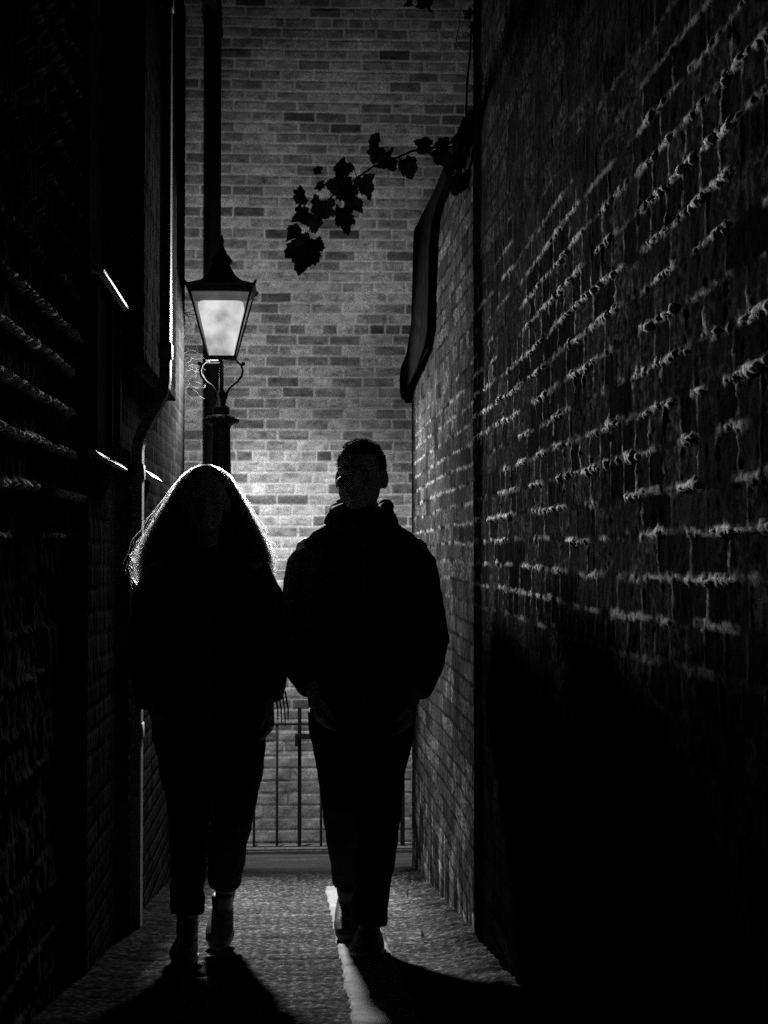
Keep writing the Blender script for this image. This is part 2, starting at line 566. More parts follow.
# upper storey stands out over the alley
us2 = np.arange(5.95, 7.56, 0.0125)
zl, zt = 2.14, 4.6
nv_ = int((zt - zl) / 0.0125)
u = np.repeat(us2[:, None], nv_, 1)
v = zl + np.linspace(0, 1, nv_)[None, :] * (zt - zl) + 0 * u
mkf, q1, q2, _, _, _, _ = bricks(u, v, 0.225, 0.0755, 0.010, 229, 0.2, 0.003, 0.003)
h = mkf * 0.003 + 0.002 * (fbm(u * 30, v * 30, 230, 3) - 0.5) + 0.003 * (fbm(u * 30, v * 1.5, 231, 3) - 0.5)
tone = (mkf * (0.012 + 0.01 * q1) + (1 - mkf) * 0.02) * (0.5 + fbm(u * 20, v * 4, 233, 3))
me = grid_mesh('upper_storey', np.stack([-0.585 + h, u, v + 0 * h], -1), len(us2), nv_, tone, (-1, 0, 0), 0.22, flip=True)
link('upper_storey', me, M_left, bld)

# small window between two white-painted boards
bm = bmesh.new()
y0, y1, z0, z1 = 4.93, 5.62, 1.70, 2.29
for (a, b, c, d) in ((y0, y0 + 0.05, z0, z1), (y1 - 0.05, y1, z0, z1), (y0 + 0.4, y0 + 0.43, z0 + 0.01, z1 - 0.01), (y0 + 0.04, y1 - 0.04, z0 + 0.001, z0 + 0.03), (y0 + 0.04, y1 - 0.04, z1 - 0.03, z1 - 0.001)):
    box(bm, XL - 0.02, XL + 0.022, a, b, c, d, 0.004)
win = obj('window', bm, M_wood, bld)
bm = bmesh.new()
box(bm, XL - 0.02, XL + 0.012, y0 + 0.05, y1 - 0.05, z0 + 0.02, z1 - 0.02)
obj('pane', bm, M_glassdark, win)
for nm, zz, hh, out in (('head_board', 2.290, 0.010, 0.045), ('sill', 1.703, 0.024, 0.045)):
    bm = bmesh.new()
    # splayed face turned a little towards the far end of the alley
    a = [bm.verts.new(p) for p in ((XL - 0.02, y0 - 0.03, zz), (XL + out * 1.0, y0 - 0.03, zz), (XL + out * 0.9, y1 + 0.03, zz), (XL - 0.02, y1 + 0.03, zz))]
    sl = 0.026 if nm == 'sill' else 0.0                     # the sill's face is weathered back
    b = [bm.verts.new((p.co.x - (sl if p.co.x > XL else 0), p.co.y, p.co.z + hh)) for p in a]
    bm.faces.new(a); bm.faces.new(b[::-1])
    for i in range(4):
        bm.faces.new((a[i], a[(i + 1) % 4], b[(i + 1) % 4], b[i]))
    obj(nm, bm, M_white, win)
bm = bmesh.new()
_a = [bm.verts.new(p) for p in ((XL - 0.02, 6.42, 1.72), (XL + 0.055, 6.42, 1.72), (XL + 0.055, 6.95, 1.72), (XL - 0.02, 6.95, 1.72))]
_b = [bm.verts.new((p.co.x - (0.026 if p.co.x > XL else 0), p.co.y, p.co.z + 0.024)) for p in _a]
bm.faces.new(_a); bm.faces.new(_b[::-1])
for i in range(4):
    bm.faces.new((_a[i], _a[(i + 1) % 4], _b[(i + 1) % 4], _b[i]))
obj('ledge', bm, M_white, bld)
# roof edge (above the frame)
bm = bmesh.new()
bmv = [(-0.46, 0.6, 4.6), (-3.2, 0.6, 6.2), (-3.2, 9.06, 6.2), (-0.46, 9.06, 4.6)]
lo = [bm.verts.new(p) for p in bmv]
hi = [bm.verts.new((p[0], p[1], p[2] + 0.09)) for p in bmv]
bm.faces.new(lo); bm.faces.new(hi[::-1])
for i in range(4):
    bm.faces.new((lo[i], lo[(i + 1) % 4], hi[(i + 1) % 4], hi[i]))
obj('roof', bm, M_roofing, bld)

# ------------------------------------------------------------------ drainpipes
def pipe_thing(name, label, pts, r, mat, clips, group=None, square=None):
    t = empty(name, (pts[-1][0], pts[-1][1], pts[-1][2]))
    tag(t, label, 'drainpipe', group)
    o = t.location.copy()
    bm = bmesh.new()
    if square:                                             # flat-sided section
        a, b = r, square
        rings = []
        for i, p in enumerate(pts):
            tg = (Vector(pts[min(i + 1, len(pts) - 1)]) - Vector(pts[max(i - 1, 0)])).normalized()
            sx = Vector((-tg.z, 0, tg.x)) if tg.z < 0 else Vector((tg.z, 0, -tg.x))
            c0 = Vector(p) - o
            rings.append([bm.verts.new(c0 + sx * (a * i1) + Vector((0, b * j1, 0))) for i1, j1 in ((-1, -1), (1, -1), (1, 1), (-1, 1))])
        for i in range(len(rings) - 1):
            for k in range(4):
                bm.faces.new((rings[i][k], rings[i][(k + 1) % 4], rings[i + 1][(k + 1) % 4], rings[i + 1][k]))
        bm.faces.new(rings[0]); bm.faces.new(rings[-1][::-1])
        bmesh.ops.bevel(bm, geom=[e for e in bm.edges if len(e.link_faces) == 2], offset=0.003, segments=1, affect='EDGES')
    else:
        tube(bm, [Vector(p) - o for p in pts], [r] * len(pts), 18, 0.05)
    obj('pipe', bm, mat, t, not square)
    for (x, y, z) in clips:
        bm = bmesh.new()
        if square:
            box(bm, -r - 0.004, r + 0.004, -square - 0.006, square + 0.006, -0.03, 0.03, 0.002)
        else:
            lathe(bm, [(r * 1.02, -0.03), (r * 1.22, -0.027), (r * 1.22, 0.027), (r * 1.02, 0.03)], (0, 0), 18)
        c = obj('collar', bm, mat, t, True)
        c.location = Vector((x, y, z)) - o
    return t


yp = 6.13
xt, xb = -0.5135, -0.621
neck = []
for k in range(9):
    s = k / 8
    neck.append((xt + (xb - xt) * (s * s * (3 - 2 * s)), yp, 2.09 - 0.29 * s))
pts = [(xt, yp, 4.55), (xt, yp, 3.3), (xt, yp, 2.2)] + neck + [(xb, yp, 1.6), (xb, yp, 0.8), (xb, yp, float(gz(yp)))]
pipe_thing('drainpipe', 'glossy black drainpipe with a swan-neck bend on the left building behind the woman', pts, 0.021, M_pipe,
           [(xt, yp, 3.6), (xt, yp, 2.2), (xb, yp, 1.72), (xb, yp, 0.7)], None, 0.045)
# the broad pipe on the end wall
c = P(213, 200, 10.81)
pts = [(c.x, 10.81, 6.6), (c.x, 10.81, 3.0), (c.x, 10.81, -0.64)]
t = pipe_thing('drainpipe', 'broad matt black drainpipe on the lamplit end wall behind the street lamp', pts, 0.056, M_backpipe,
               [(c.x, 10.81, 5.06), (c.x, 10.81, 3.1), (c.x, 10.81, 1.0)])

# ------------------------------------------------------------------ ground
xs = spaced([(-60, -8, 4), (-8, -0.9, 0.3), (-0.9, 0.9, 0.0075), (0.9, 8, 0.3), (8, 60, 4)])
ys = spaced([(-60, -4, 4), (-4, 2.6, 0.3), (2.6, 7, 0.0085), (7, 11.0, 0.014), (11, 14, 0.3), (14, 90, 4)])
u, v = np.meshgrid(xs, ys, indexing='ij')
g = gz(v)
fine = ((np.abs(u) < 0.9) & (v > 2.6) & (v < 11)).astype(float)
grit = fbm(u * 75, v * 75, 301, 3)
lump = fbm(u * 9, v * 9, 303, 4) - 0.5
stones = sst(0.62, 0.8, vn(u * 110, v * 110, 305))
smoothz = sst(8.3, 9.0, v)                            # the far end is worn smooth
edgeR = sst(0.46, 0.66, u) * sst(9.0, 8.4, v)                                   # dirt banked along the right wall
edgeL = sst(-0.5, -0.64, u)
ridge = fbm(u * 3.0, v * 26, 309, 3) - 0.5
h = (0.005 * grit + 0.002 * stones) * (1 - 0.7 * smoothz) + 0.005 * lump + (0.030 * edgeR + 0.012 * edgeL) * (0.4 + fbm(u * 20, v * 20, 307, 4))
h = h + 0.010 * ridge * sst(0.2, 0.35, u) * (1 - smoothz)
h = h - 0.010 * np.exp(-((v - 5.24) / 0.012) ** 2) * (u < 0.15)
z = g + h * fine
tone = (0.016 + 0.052 * grit ** 2 + 0.09 * stones * (0.3 + hsh(np.floor(u * 110), np.floor(v * 110), 319))) * (0.45 + 1.1 * fbm(u * 4, v * 30, 318, 3)) * (1 - 0.75 * sst(0.40, 0.64, u) * (0.4 + fbm(u * 8, v * 8, 313, 3))) * (1 - 0.93 * sst(-0.30, -0.50, u + 0.1 * (fbm(u * 6, v * 6, 317, 3) - 0.5)))  # shade beside the left wall is painted into the tone
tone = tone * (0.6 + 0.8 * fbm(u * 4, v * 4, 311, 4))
tone = tone * (1 - smoothz) + smoothz * (0.08 + 0.08 * grit ** 2) * (0.5 + fbm(u * 3, v * 24, 320, 3))
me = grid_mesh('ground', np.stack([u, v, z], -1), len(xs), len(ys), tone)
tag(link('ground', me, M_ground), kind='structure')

# pale concrete strip let into the paving
ws = np.arange(0, 1.0001, 1 / 18)
ls = np.arange(1.5, 7.66, 0.012)
u, v = np.meshgrid(ws, ls, indexing='ij')
x0 = 0.148 + 0.014 * (fbm(ls * 14, ls * 0, 321, 3) - 0.5) + 0.006 * (vn(ls * 38, ls * 0, 322) - 0.5)
x1 = 0.33 + 0.04 * (fbm(ls * 9, ls * 0, 323, 3) - 0.5)
x = x0[None, :] + u * (x1 - x0)[None, :]
z = gz(v) + 0.011 + 0.003 * fbm(x * 60, v * 60, 325, 3)
z = z - 0.02 * ((u < 0.01) | (u > 0.99))
tone = 0.17 + 0.14 * (fbm(x * 14, v * 14, 327, 4) - 0.5)
me = grid_mesh('paving_strip', np.stack([x, v, z], -1), len(ws), len(ls), tone)
tag(link('paving_strip', me, M_strip, None, False), kind='structure')

# threshold stone under the gate
bm = bmesh.new()
zt = float(gz(9.95))
box(bm, -0.63, 2.6, 9.93, 10.12, zt - 0.2, zt + 0.035, 0.012)
tag(obj('kerb', bm, M_stone), kind='structure')

# ------------------------------------------------------------------ gate
gy = 10.02
gt = empty('metal_gate', (0.05, gy, zt + 0.035))
tag(gt, 'low black iron bar gate standing across the alley behind the couple', 'gate')
gx, g0 = 0.05, zt + 0.035


def gpart(name, x0, x1, z0, z1, th=0.012, bev=0.003):
    bm = bmesh.new()
    box(bm, x0 - gx, x1 - gx, -th, th, z0 - g0, z1 - g0, bev)
    return obj(name, bm, M_iron, gt)


zr1, zr0, ztop_ = 0.290, 0.210, 0.40
zbot = P(300, 848, gy).z
for px in (210, 232, 254, 277, 321, 343, 365, 387):
    x = P(px, 800, gy).x
    bm = bmesh.new()
    tube(bm, [(x - gx, 0, zbot - g0), (x - gx, 0, 0.0), (x - gx, 0, zr1 - g0)], [0.0085] * 3, 8, 0.3)
    obj('bar', bm, M_iron, gt, True)
x = P(299.5, 800, gy).x
gpart('stile', x - 0.012, x + 0.012, zbot, ztop_, 0.012)
xl, xr = XL + 0.03, P(402.5, 800, gy).x
gpart('stile', xr - 0.014, xr + 0.014, zbot - 0.05, ztop_, 0.016)
gpart('stile', xl, xl + 0.03, zbot - 0.05, ztop_, 0.016)
gpart('rail', xl + 0.03, xr - 0.014, zbot - 0.010, zbot + 0.012, 0.014)
gpart('rail', xl + 0.03, xr - 0.014, zr1 - 0.006, zr1 + 0.006, 0.010)
lt = gpart('latch', x - 0.018, x + 0.105, zr0 - 0.016, zr0 + 0.016, 0.02, 0.004)
bm = bmesh.new()
box(bm, x - 0.03 - gx, x - 0.008 - gx, -0.03, -0.014, zr0 - 0.06 - g0, zr0 + 0.02 - g0, 0.003)
obj('keeper', bm, M_iron, lt)

# ------------------------------------------------------------------ street lamp
ly = 9.4
lc = P(221.5, 330, ly)
lx = lc.x
lz = float(gz(ly))
lamp = empty('street_lamp', (lx, ly, lz))
tag(lamp, 'black iron street lamp with a lit four-sided glass lantern on scrolled brackets', 'street lamp')


def Z(py):
    return P(221.5, py, ly).z - lz


S = F / ly
# post with base, neck and capital
bm = bmesh.new()
lathe(bm, [(0.13, 0.0), (0.13, 0.10), (0.115, 0.13), (0.11, 0.62), (0.12, 0.66), (0.09, 0.70), (0.072, 0.78), (0.066, 1.6), (0.06, Z(470)), (0.055, Z(430)), (0.058, Z(426))], (0, 0), 18)
obj('post', bm, M_iron, lamp, True)
bm = bmesh.new()
lathe(bm, [(0.058, Z(427)), (0.075, Z(424.5)), (0.098, Z(422.5)), (0.098, Z(418.5)), (0.085, Z(416)), (0.058, Z(415)), (0.052, Z(413)), (0.054, Z(408)), (0.04, Z(406)), (0.03, Z(405)), (0.03, Z(394)), (0.014, Z(390)), (0.014, Z(358))], (0, 0), 18)
for k in range(14):                                     # beaded rim
    a = 2 * math.pi * k / 14
    ellipsoid(bm, (0.098 * math.cos(a), 0.098 * math.sin(a), Z(420.5)), (0.014, 0.014, 0.016), None, 8)
obj('capital', bm, M_iron, lamp, True)
# four scrolled brackets
zb, zt_ = Z(394), Z(361)
for k in range(4):
    a = k * math.pi / 2
    d2 = Vector((math.cos(a), math.sin(a), 0))
    sh = [(0.028, zb - 0.03), (0.034, zb + 0.01), (0.055, zb + 0.045), (0.095, zb + 0.075), (0.122, zb + 0.11), (0.128, zb + 0.145), (0.118, zb + 0.178), (0.096, zb + 0.197), (0.08, zb + 0.203)]
    bm = bmesh.new()
    tube(bm, [d2 * r + Vector((0, 0, z)) for r, z in sh], [0.0085] * len(sh), 8, 0.4)
    ellipsoid(bm, d2 * 0.133 + Vector((0, 0, zb + 0.185)), (0.013, 0.013, 0.013), None, 8)
    obj('bracket', bm, M_iron, lamp, True)
# cage
T, Bt = 30.0 / S, 13.2 / S
zT, zB = Z(294), Z(359.5)
bm = bmesh.new()
for sx, sy in ((1, 1), (1, -1), (-1, 1), (-1, -1)):
    tube(bm, [(sx * Bt, sy * Bt, zB), (sx * T, sy * T, zT)], [0.006, 0.007], 6, 0.2)
for s in (1, -1):
    box(bm, -T - 0.012, T + 0.012, s * T - 0.012, s * T + 0.012, zT - 0.014, zT + 0.012)
    box(bm, s * T - 0.0118, s * T + 0.0118, -T + 0.012, T - 0.012, zT - 0.0135, zT + 0.0115)
    box(bm, -Bt - 0.012, Bt + 0.012, s * Bt - 0.012, s * Bt + 0.012, zB - 0.014, zB + 0.014)
    box(bm, s * Bt - 0.0118, s * Bt + 0.0118, -Bt + 0.012, Bt - 0.012, zB - 0.0135, zB + 0.0135)
obj('lantern_frame', bm, M_iron, lamp)
# inner upper band seen under the roof
# panes
for k in range(4):
    R = Matrix.Rotation(k * math.pi / 2, 4, 'Z')
    bm = bmesh.new()
    i = 0.006
    q = [(-T + i, -T + i, zT - 0.016), (T - i, -T + i, zT - 0.016), (Bt - i, -Bt + i, zB + 0.016), (-Bt + i, -Bt + i, zB + 0.016)]
    a = [bm.verts.new(R @ Vector(p)) for p in q]
    b = [bm.verts.new(R @ (Vector(p) + Vector((0, 0.003, 0)))) for p in q]
    bm.faces.new(a); bm.faces.new(b[::-1])
    for e in range(4):
        bm.faces.new((a[e], a[(e + 1) % 4], b[(e + 1) % 4], b[e]))
    obj('pane', bm, M_pane, lamp)
# frosted inner glass
bm = bmesh.new()
d0, d1 = 11.6 / S, 23.0 / S
lathe(bm, [(d0, Z(357)), (d0 + (d1 - d0) * 0.5, Z(331)), (d1 * 0.985, Z(307)), (d1 * 0.93, Z(304.2)), (d1 * 0.7, Z(302.8)), (d1 * 0.3, Z(302.2))], (0, 0), 4)
bmesh.ops.bevel(bm, geom=[e for e in bm.edges], offset=0.008, segments=2, affect='EDGES')
obj('diffuser', bm, M_diff, lamp)
# roof: flared eaves, concave slopes, vent and finial
bm = bmesh.new()
E = 34.0 / S
lathe(bm, [(T + 0.004, zT + 0.012), (E, Z(290.5)), (E + 0.004, Z(288.8)), (E * 0.78, Z(285.8)), (E * 0.58, Z(283)), (E * 0.43, Z(278)), (E * 0.34, Z(273)), (E * 0.27, Z(268)), (E * 0.22, Z(263.5))], (0, 0), 4)
rf = obj('lantern_roof', bm, M_iron, lamp)
for sx, sy in ((1, 1), (1, -1), (-1, 1), (-1, -1)):
    bm = bmesh.new()
    tube(bm, [(sx * E * 0.97, sy * E * 0.97, Z(289.5)), (sx * E * 1.04, sy * E * 1.04, Z(285.5))], [0.012, 0.005], 8, 0.5)
    obj('corner_horn', bm, M_iron, rf, True)
bm = bmesh.new()
lathe(bm, [(0.058, Z(264)), (0.066, Z(262)), (0.064, Z(260)), (0.05, Z(257)), (0.03, Z(253)), (0.022, Z(250)), (0.014, Z(247)), (0.012, Z(244)), (0.016, Z(242)), (0.01, Z(239)), (0.004, Z(235))], (0, 0), 14)
obj('finial', bm, M_iron, rf, True)

# ------------------------------------------------------------------ plants
def leaf(bm, c, size, ang, tilt, roll, seed):
    """a lobed, toothed leaf: a fan of faces, folded along its midrib"""
    rnd = random.Random(seed)
    out = []
    sp = rnd.uniform(0.7, 0.95)
    lw = rnd.uniform(0.62, 0.85)
    lobes = [(0, 1.0)] + [(sg * sp * (1 + rnd.uniform(-.12, .12)), rnd.uniform(0.72, 0.95)) for sg in (1, -1)] + [(sg * sp * 2.05, rnd.uniform(0.5, 0.8)) for sg in (1, -1)]
    asp = rnd.uniform(0.72, 1.05)
    curl = rnd.uniform(0.1, 0.45)
    N = 54
    for k in range(N):
        a = -math.pi + 2 * math.pi * k / N
        r = 0.45 if abs(a) < 2.6 else 0.2
        for la, lr in lobes:
            d = abs((a - la + math.pi) % (2 * math.pi) - math.pi)
            r = max(r, lr * (1 - 0.5 * (d / lw) ** 1.3) if d < lw else 0)
        r *= 0.55 * (1 + 0.045 * (1 if k % 2 else -1)) * (0.94 + 0.12 * rnd.random())
        out.append((r * math.sin(a) * asp, r * math.cos(a)))
    Rm = Matrix.Rotation(ang, 3, 'Y') @ Matrix.Rotation(tilt, 3, 'X') @ Matrix.Rotation(roll, 3, 'Z')
    cv = bm.verts.new(Vector(c))
    ring = []
    for x, z in out:
        p = Vector((x, -curl * 1.2 * abs(x) + curl * z * z * 1.5 + 0.05 * math.sin(9 * x + seed), z)) * size
        ring.append(bm.verts.new(Vector(c) + Rm @ p))
    for k in range(N):
        bm.faces.new((cv, ring[k], ring[(k + 1) % N]))


vd = 5.98
root = P(467, 142, vd)
vine = empty('leafy_branch', root)
tag(vine, 'drooping leafy vine branch reaching out over the alley from the right wall top', 'vine')


def V(px, py, dd=0.0):
    return P(px, py, vd + dd) - root


main = [(470, 150, 0.02), (452, 147, 0), (432, 148, -0.02), (413, 151, -0.03), (394, 159, -0.02), (374, 166, 0), (357, 178, 0.02), (340, 190, 0.03), (324, 203, 0.03), (314, 216, 0.02), (309, 232, 0.02)]
bm = bmesh.new()
tube(bm, [V(*p) for p in main], [0.0075, 0.0065, 0.006, 0.0055, 0.005, 0.0045, 0.004, 0.0035, 0.003, 0.0025, 0.002], 6, 0.3)
for a, b in (((374, 166), (374, 140)), ((340, 190), (322, 178)), ((340, 190), (345, 212)), ((452, 147), (436, 158)), ((394, 159), (412, 172)), ((357, 178), (346, 160)), ((324, 203), (302, 196)), ((462, 148), (452, 178))):
    tube(bm, [V(*a), V((a[0] + b[0]) / 2 + 2, (a[1] + b[1]) / 2, 0.02), V(*b, 0.03)], [0.003, 0.002, 0.0012], 5, 0.3)
obj('stem', bm, M_bark, vine, True)
LV = [(378, 150, 26, 200), (406, 163, 33, 150), (390, 158, 27, 230), (345, 165, 24, 190), (363, 181, 34, 140), (350, 186, 30, 220), (338, 184, 24, 260), (343, 212, 32, 170),
      (352, 202, 22, 120), (330, 209, 24, 240), (318, 202, 24, 210), (306, 214, 26, 235), (314, 218, 24, 170), (310, 244, 40, 185), (300, 233, 22, 240), (303, 197, 22, 250), (322, 184, 16, 250), (320, 171, 14, 280),
      (374, 143, 15, 10), (428, 146, 24, 260), (440, 153, 22, 160), (446, 146, 22, 280), (455, 158, 24, 170), (458, 143, 24, 60), (463, 152, 26, 200), (448, 168, 18, 190), (462, 176, 28, 200), (455, 182, 20, 190), (470, 140, 24, 30), (436, 160, 16, 140)]
bm = bmesh.new()
for i, (px, py, sz, ang) in enumerate(LV):
    leaf(bm, V(px, py, random.uniform(-0.06, 0.06)), sz / (F / vd) * random.uniform(1.1, 1.5), math.radians(ang) + random.uniform(-0.35, 0.35), random.uniform(-0.65, 0.65), random.uniform(-0.75, 0.75), i)
obj('foliage', bm, M_leaf, vine)

# bare shoot standing on the wall top
sr = P(466, 140, 6.1)
sh_ = empty('bare_shoot', sr)
tag(sh_, 'thin bare upright shoot with fine side twigs growing from the right wall top', 'plant')


def V2(px, py, dd=0.0):
    return P(px, py, 6.1 + dd) - sr


bm = bmesh.new()
tube(bm, [V2(466, 150), V2(466, 110), V2(467, 80), V2(470, 55), V2(471, 30), V2(476, 12), V2(478, -10)], [0.006, 0.0055, 0.005, 0.0045, 0.004, 0.0035, 0.003], 7, 0.3)
obj('stem', bm, M_bark, sh_, True)
bm = bmesh.new()
for path in ([(470, 57), (459, 47), (452, 36), (440, 27), (430, 18)], [(456, 42), (459, 25), (461, 5)], [(467, 75), (463, 70), (461, 66)], [(470, 35), (464, 38), (462, 30)], [(468, 92), (474, 86), (478, 82)], [(471, 28), (474, 40), (478, 44)], [(452, 36), (446, 38), (441, 34)]):
    tube(bm, [V2(px, py, 0.01 * i) for i, (px, py) in enumerate(path)], [0.0022 - 0.0003 * i for i in range(len(path))], 5, 0.3)
obj('twig', bm, M_bark, sh_, True)
bm = bmesh.new()
for i, (px, py, sz, ang) in enumerate([(420, 3, 26, 100), (428, 5, 18, 80), (470, 15, 16, 300), (474, 26, 14, 200), (411, 4, 14, 260)]):
    leaf(bm, V2(px, py, 0.02), sz / (F / 6.1), math.radians(ang), random.uniform(-0.9, 0.9), random.uniform(-0.4, 0.4), 50 + i)
obj('foliage', bm, M_leaf, sh_)

# wiry bare climber beside the lantern
cr = P(186, 395, 9.55)
cl = empty('bare_climber', cr)
tag(cl, 'tangle of pale leafless twigs at the building corner left of the lit lantern', 'plant')
bm = bmesh.new()
rnd = random.Random(5)
for k in range(34):
    p = Vector((rnd.uniform(178, 188), rnd.uniform(310, 392)))
    a = rnd.uniform(-1.2, 1.2)
    path = [p.copy()]
    for s in range(6):
        a += rnd.uniform(-0.7, 0.7)
        p = p + Vector((math.cos(a), -math.sin(a))) * rnd.uniform(2.0, 5.0)
        p.x = min(p.x, 205)
        path.append(p.copy())
    tube(bm, [P(q.x, q.y, 9.55 + 0.05 * math.sin(k + 0.7 * i)) - cr for i, q in enumerate(path)], [0.0028 - 0.0003 * i for i in range(7)], 5, 0.3)
obj('twig', bm, M_twig, cl, True)
bm = bmesh.new()
tube(bm, [P(181, 420, 9.6) - cr, P(183, 380, 9.58) - cr, P(182, 340, 9.55) - cr, P(184, 300, 9.55) - cr], [0.012, 0.010, 0.008, 0.005], 7, 0.3)
tube(bm, [P(181, 420, 9.6) - cr, P(180, 560, 9.6) - cr, P(180, 700, 9.6) - cr, Vector((P(180, 800, 9.6).x, 9.6, float(gz(9.6)) - 0.02)) - cr], [0.012, 0.013, 0.014, 0.016], 7, 0.3)
obj('stem', bm, M_twig, cl, True)

# fallen leaves on the paving
fl = [(0.50, 6.9, 'small dry leaf lying near the foot of the right wall'), (0.33, 8.1, 'curled dry leaf lying between the man and the far gate'),
      (-0.42, 5.75, 'dry leaf lying beside the woman, near the left building'), (0.47, 5.6, 'dry leaf lying beside the man, by the right wall joint'),
      (0.58, 7.7, 'dry leaf lying in dirt at the far end of the right wall')]
for i, (x, y, lab) in enumerate(fl):
    bm = bmesh.new()
    leaf(bm, (0, 0, 0), 0.075, 0, -math.pi / 2 + 0.25, random.uniform(0, 6), 80 + i)
    o = obj('fallen_leaf', bm, M_leaf, None, False, (x, y, float(gz(y)) + 0.028))
    tag(o, lab, 'leaf', 'fallen leaves on the paving')

# ------------------------------------------------------------------ people
def folds(amp, fx=7.0, fz=16.0, seed=0.0):
    def fn(co, no):
        out = co.copy()
        for i in range(len(co)):
            x, y, z = co[i]
            n = mnoise.noise(Vector((x * fx + seed, y * fx, z * fz))) + 0.6 * mnoise.noise(Vector((x * 22 + seed, y * 22, z * 30)))
            out[i] += no[i] * (n * amp)
        return out
    return fn


def hand(bm, wrist, d, side, palm_n, size=1.0, curl=0.35):
    """palm, four unequal bent fingers and a thumb leaving the side of the palm"""
    d = Vector(d).normalized()
    n = Vector(palm_n); n = (n - d * n.dot(d)).normalized()
    s = d.cross(n).normalized() * side             # towards the thumb
    w = Vector(wrist)
    L = 0.095 * size
    tube(bm, [w - d * 0.03, w + d * 0.02, w + d * L * 0.6, w + d * L * 0.95], [(0.026 * size, 0.021 * size), (0.03 * size, 0.018 * size), (0.04 * size, 0.016 * size), (0.038 * size, 0.013 * size)] if abs(s.x) > 0.6 else
         [(0.021 * size, 0.026 * size), (0.018 * size, 0.03 * size), (0.016 * size, 0.04 * size), (0.013 * size, 0.038 * size)], 12)
    for k, ln in enumerate((0.072, 0.080, 0.074, 0.058)):
        o = w + d * (L * 0.85) + s * ((1.5 - k) * 0.0205 * size)
        p = [o]
        a = 0.15
        dd = d + s * (0.06 * (1.5 - k))
        for seg, f in enumerate((0.42, 0.32, 0.26)):
            a += curl * (0.6 + 0.25 * seg) + 0.05 * k
            p.append(p[-1] + (dd * math.cos(a) + n * math.sin(a)).normalized() * ln * f * size)
        tube(bm, p, [0.0095 * size, 0.0088 * size, 0.008 * size, 0.0068 * size], 8)
    o = w + d * (L * 0.28) + s * (0.024 * size)
    p = [o, o + (s * 0.75 + d * 0.65 + n * 0.25) * 0.032 * size, o + (s * 0.95 + d * 1.5 + n * 0.55) * 0.034 * size, o + (s * 0.85 + d * 2.2 + n * 0.9) * 0.034 * size]
    tube(bm, p, [0.013 * size, 0.0115 * size, 0.0098 * size, 0.0078 * size], 8)


def head(bm, c, s, turn, female=False):
    """skull, jaw, nose, brow, ears; c = centre of the head, face towards -y"""
    R = Matrix.Rotation(turn, 3, 'Z')
    c = Vector(c)

    def q(x, y, z):
        return c + R @ (Vector((x, y, z)) * s)
    ellipsoid(bm, q(0, 0.012, 0.028), (0.076 * s, 0.094 * s, 0.092 * s), R)
    ellipsoid(bm, q(0, -0.02, -0.035), ((0.062 if female else 0.069) * s, 0.068 * s, 0.082 * s), R)
    ellipsoid(bm, q(0, -0.045, -0.085), ((0.034 if female else 0.04) * s, 0.036 * s, 0.03 * s), R)
    for e in (1, -1):
        ellipsoid(bm, q(e * 0.04, -0.062, -0.02), (0.024 * s, 0.02 * s, 0.022 * s), R)       # cheekbones
        ellipsoid(bm, q(e * 0.03, -0.078, 0.022), (0.027 * s, 0.013 * s, 0.009 * s), R)      # brow
        ellipsoid(bm, q(e * 0.078, 0.008, -0.008), (0.010 * s, 0.019 * s, 0.033 * s), R @ Matrix.Rotation(-e * 0.35, 3, 'Z'))
    tube(bm, [q(0, -0.082, 0.014), q(0, -0.097, -0.012), q(0, -0.108, -0.03), q(0, -0.094, -0.038)], [0.0085 * s, 0.010 * s, 0.0135 * s, 0.011 * s], 8)
    ellipsoid(bm, q(0, -0.086, -0.063), (0.024 * s, 0.011 * s, 0.0065 * s), R)
    ellipsoid(bm, q(0, -0.084, -0.074), (0.021 * s, 0.011 * s, 0.007 * s), R)

    def fn(co, no):
        for e in (1, -1):                                                               # eye sockets with lids
            p = np.array(q(e * 0.031, -0.08, 0.002))
            dd = np.linalg.norm((co - p) * np.array([1, 0.6, 1.4]), axis=1)
            bk = np.array(R @ Vector((0, 1, 0)))
            co += np.exp(-(dd / (0.017 * s)) ** 2)[:, None] * bk * 0.012 * s
            co -= np.exp(-(dd / (0.010 * s)) ** 2)[:, None] * bk * 0.008 * s
        return co
    return fn


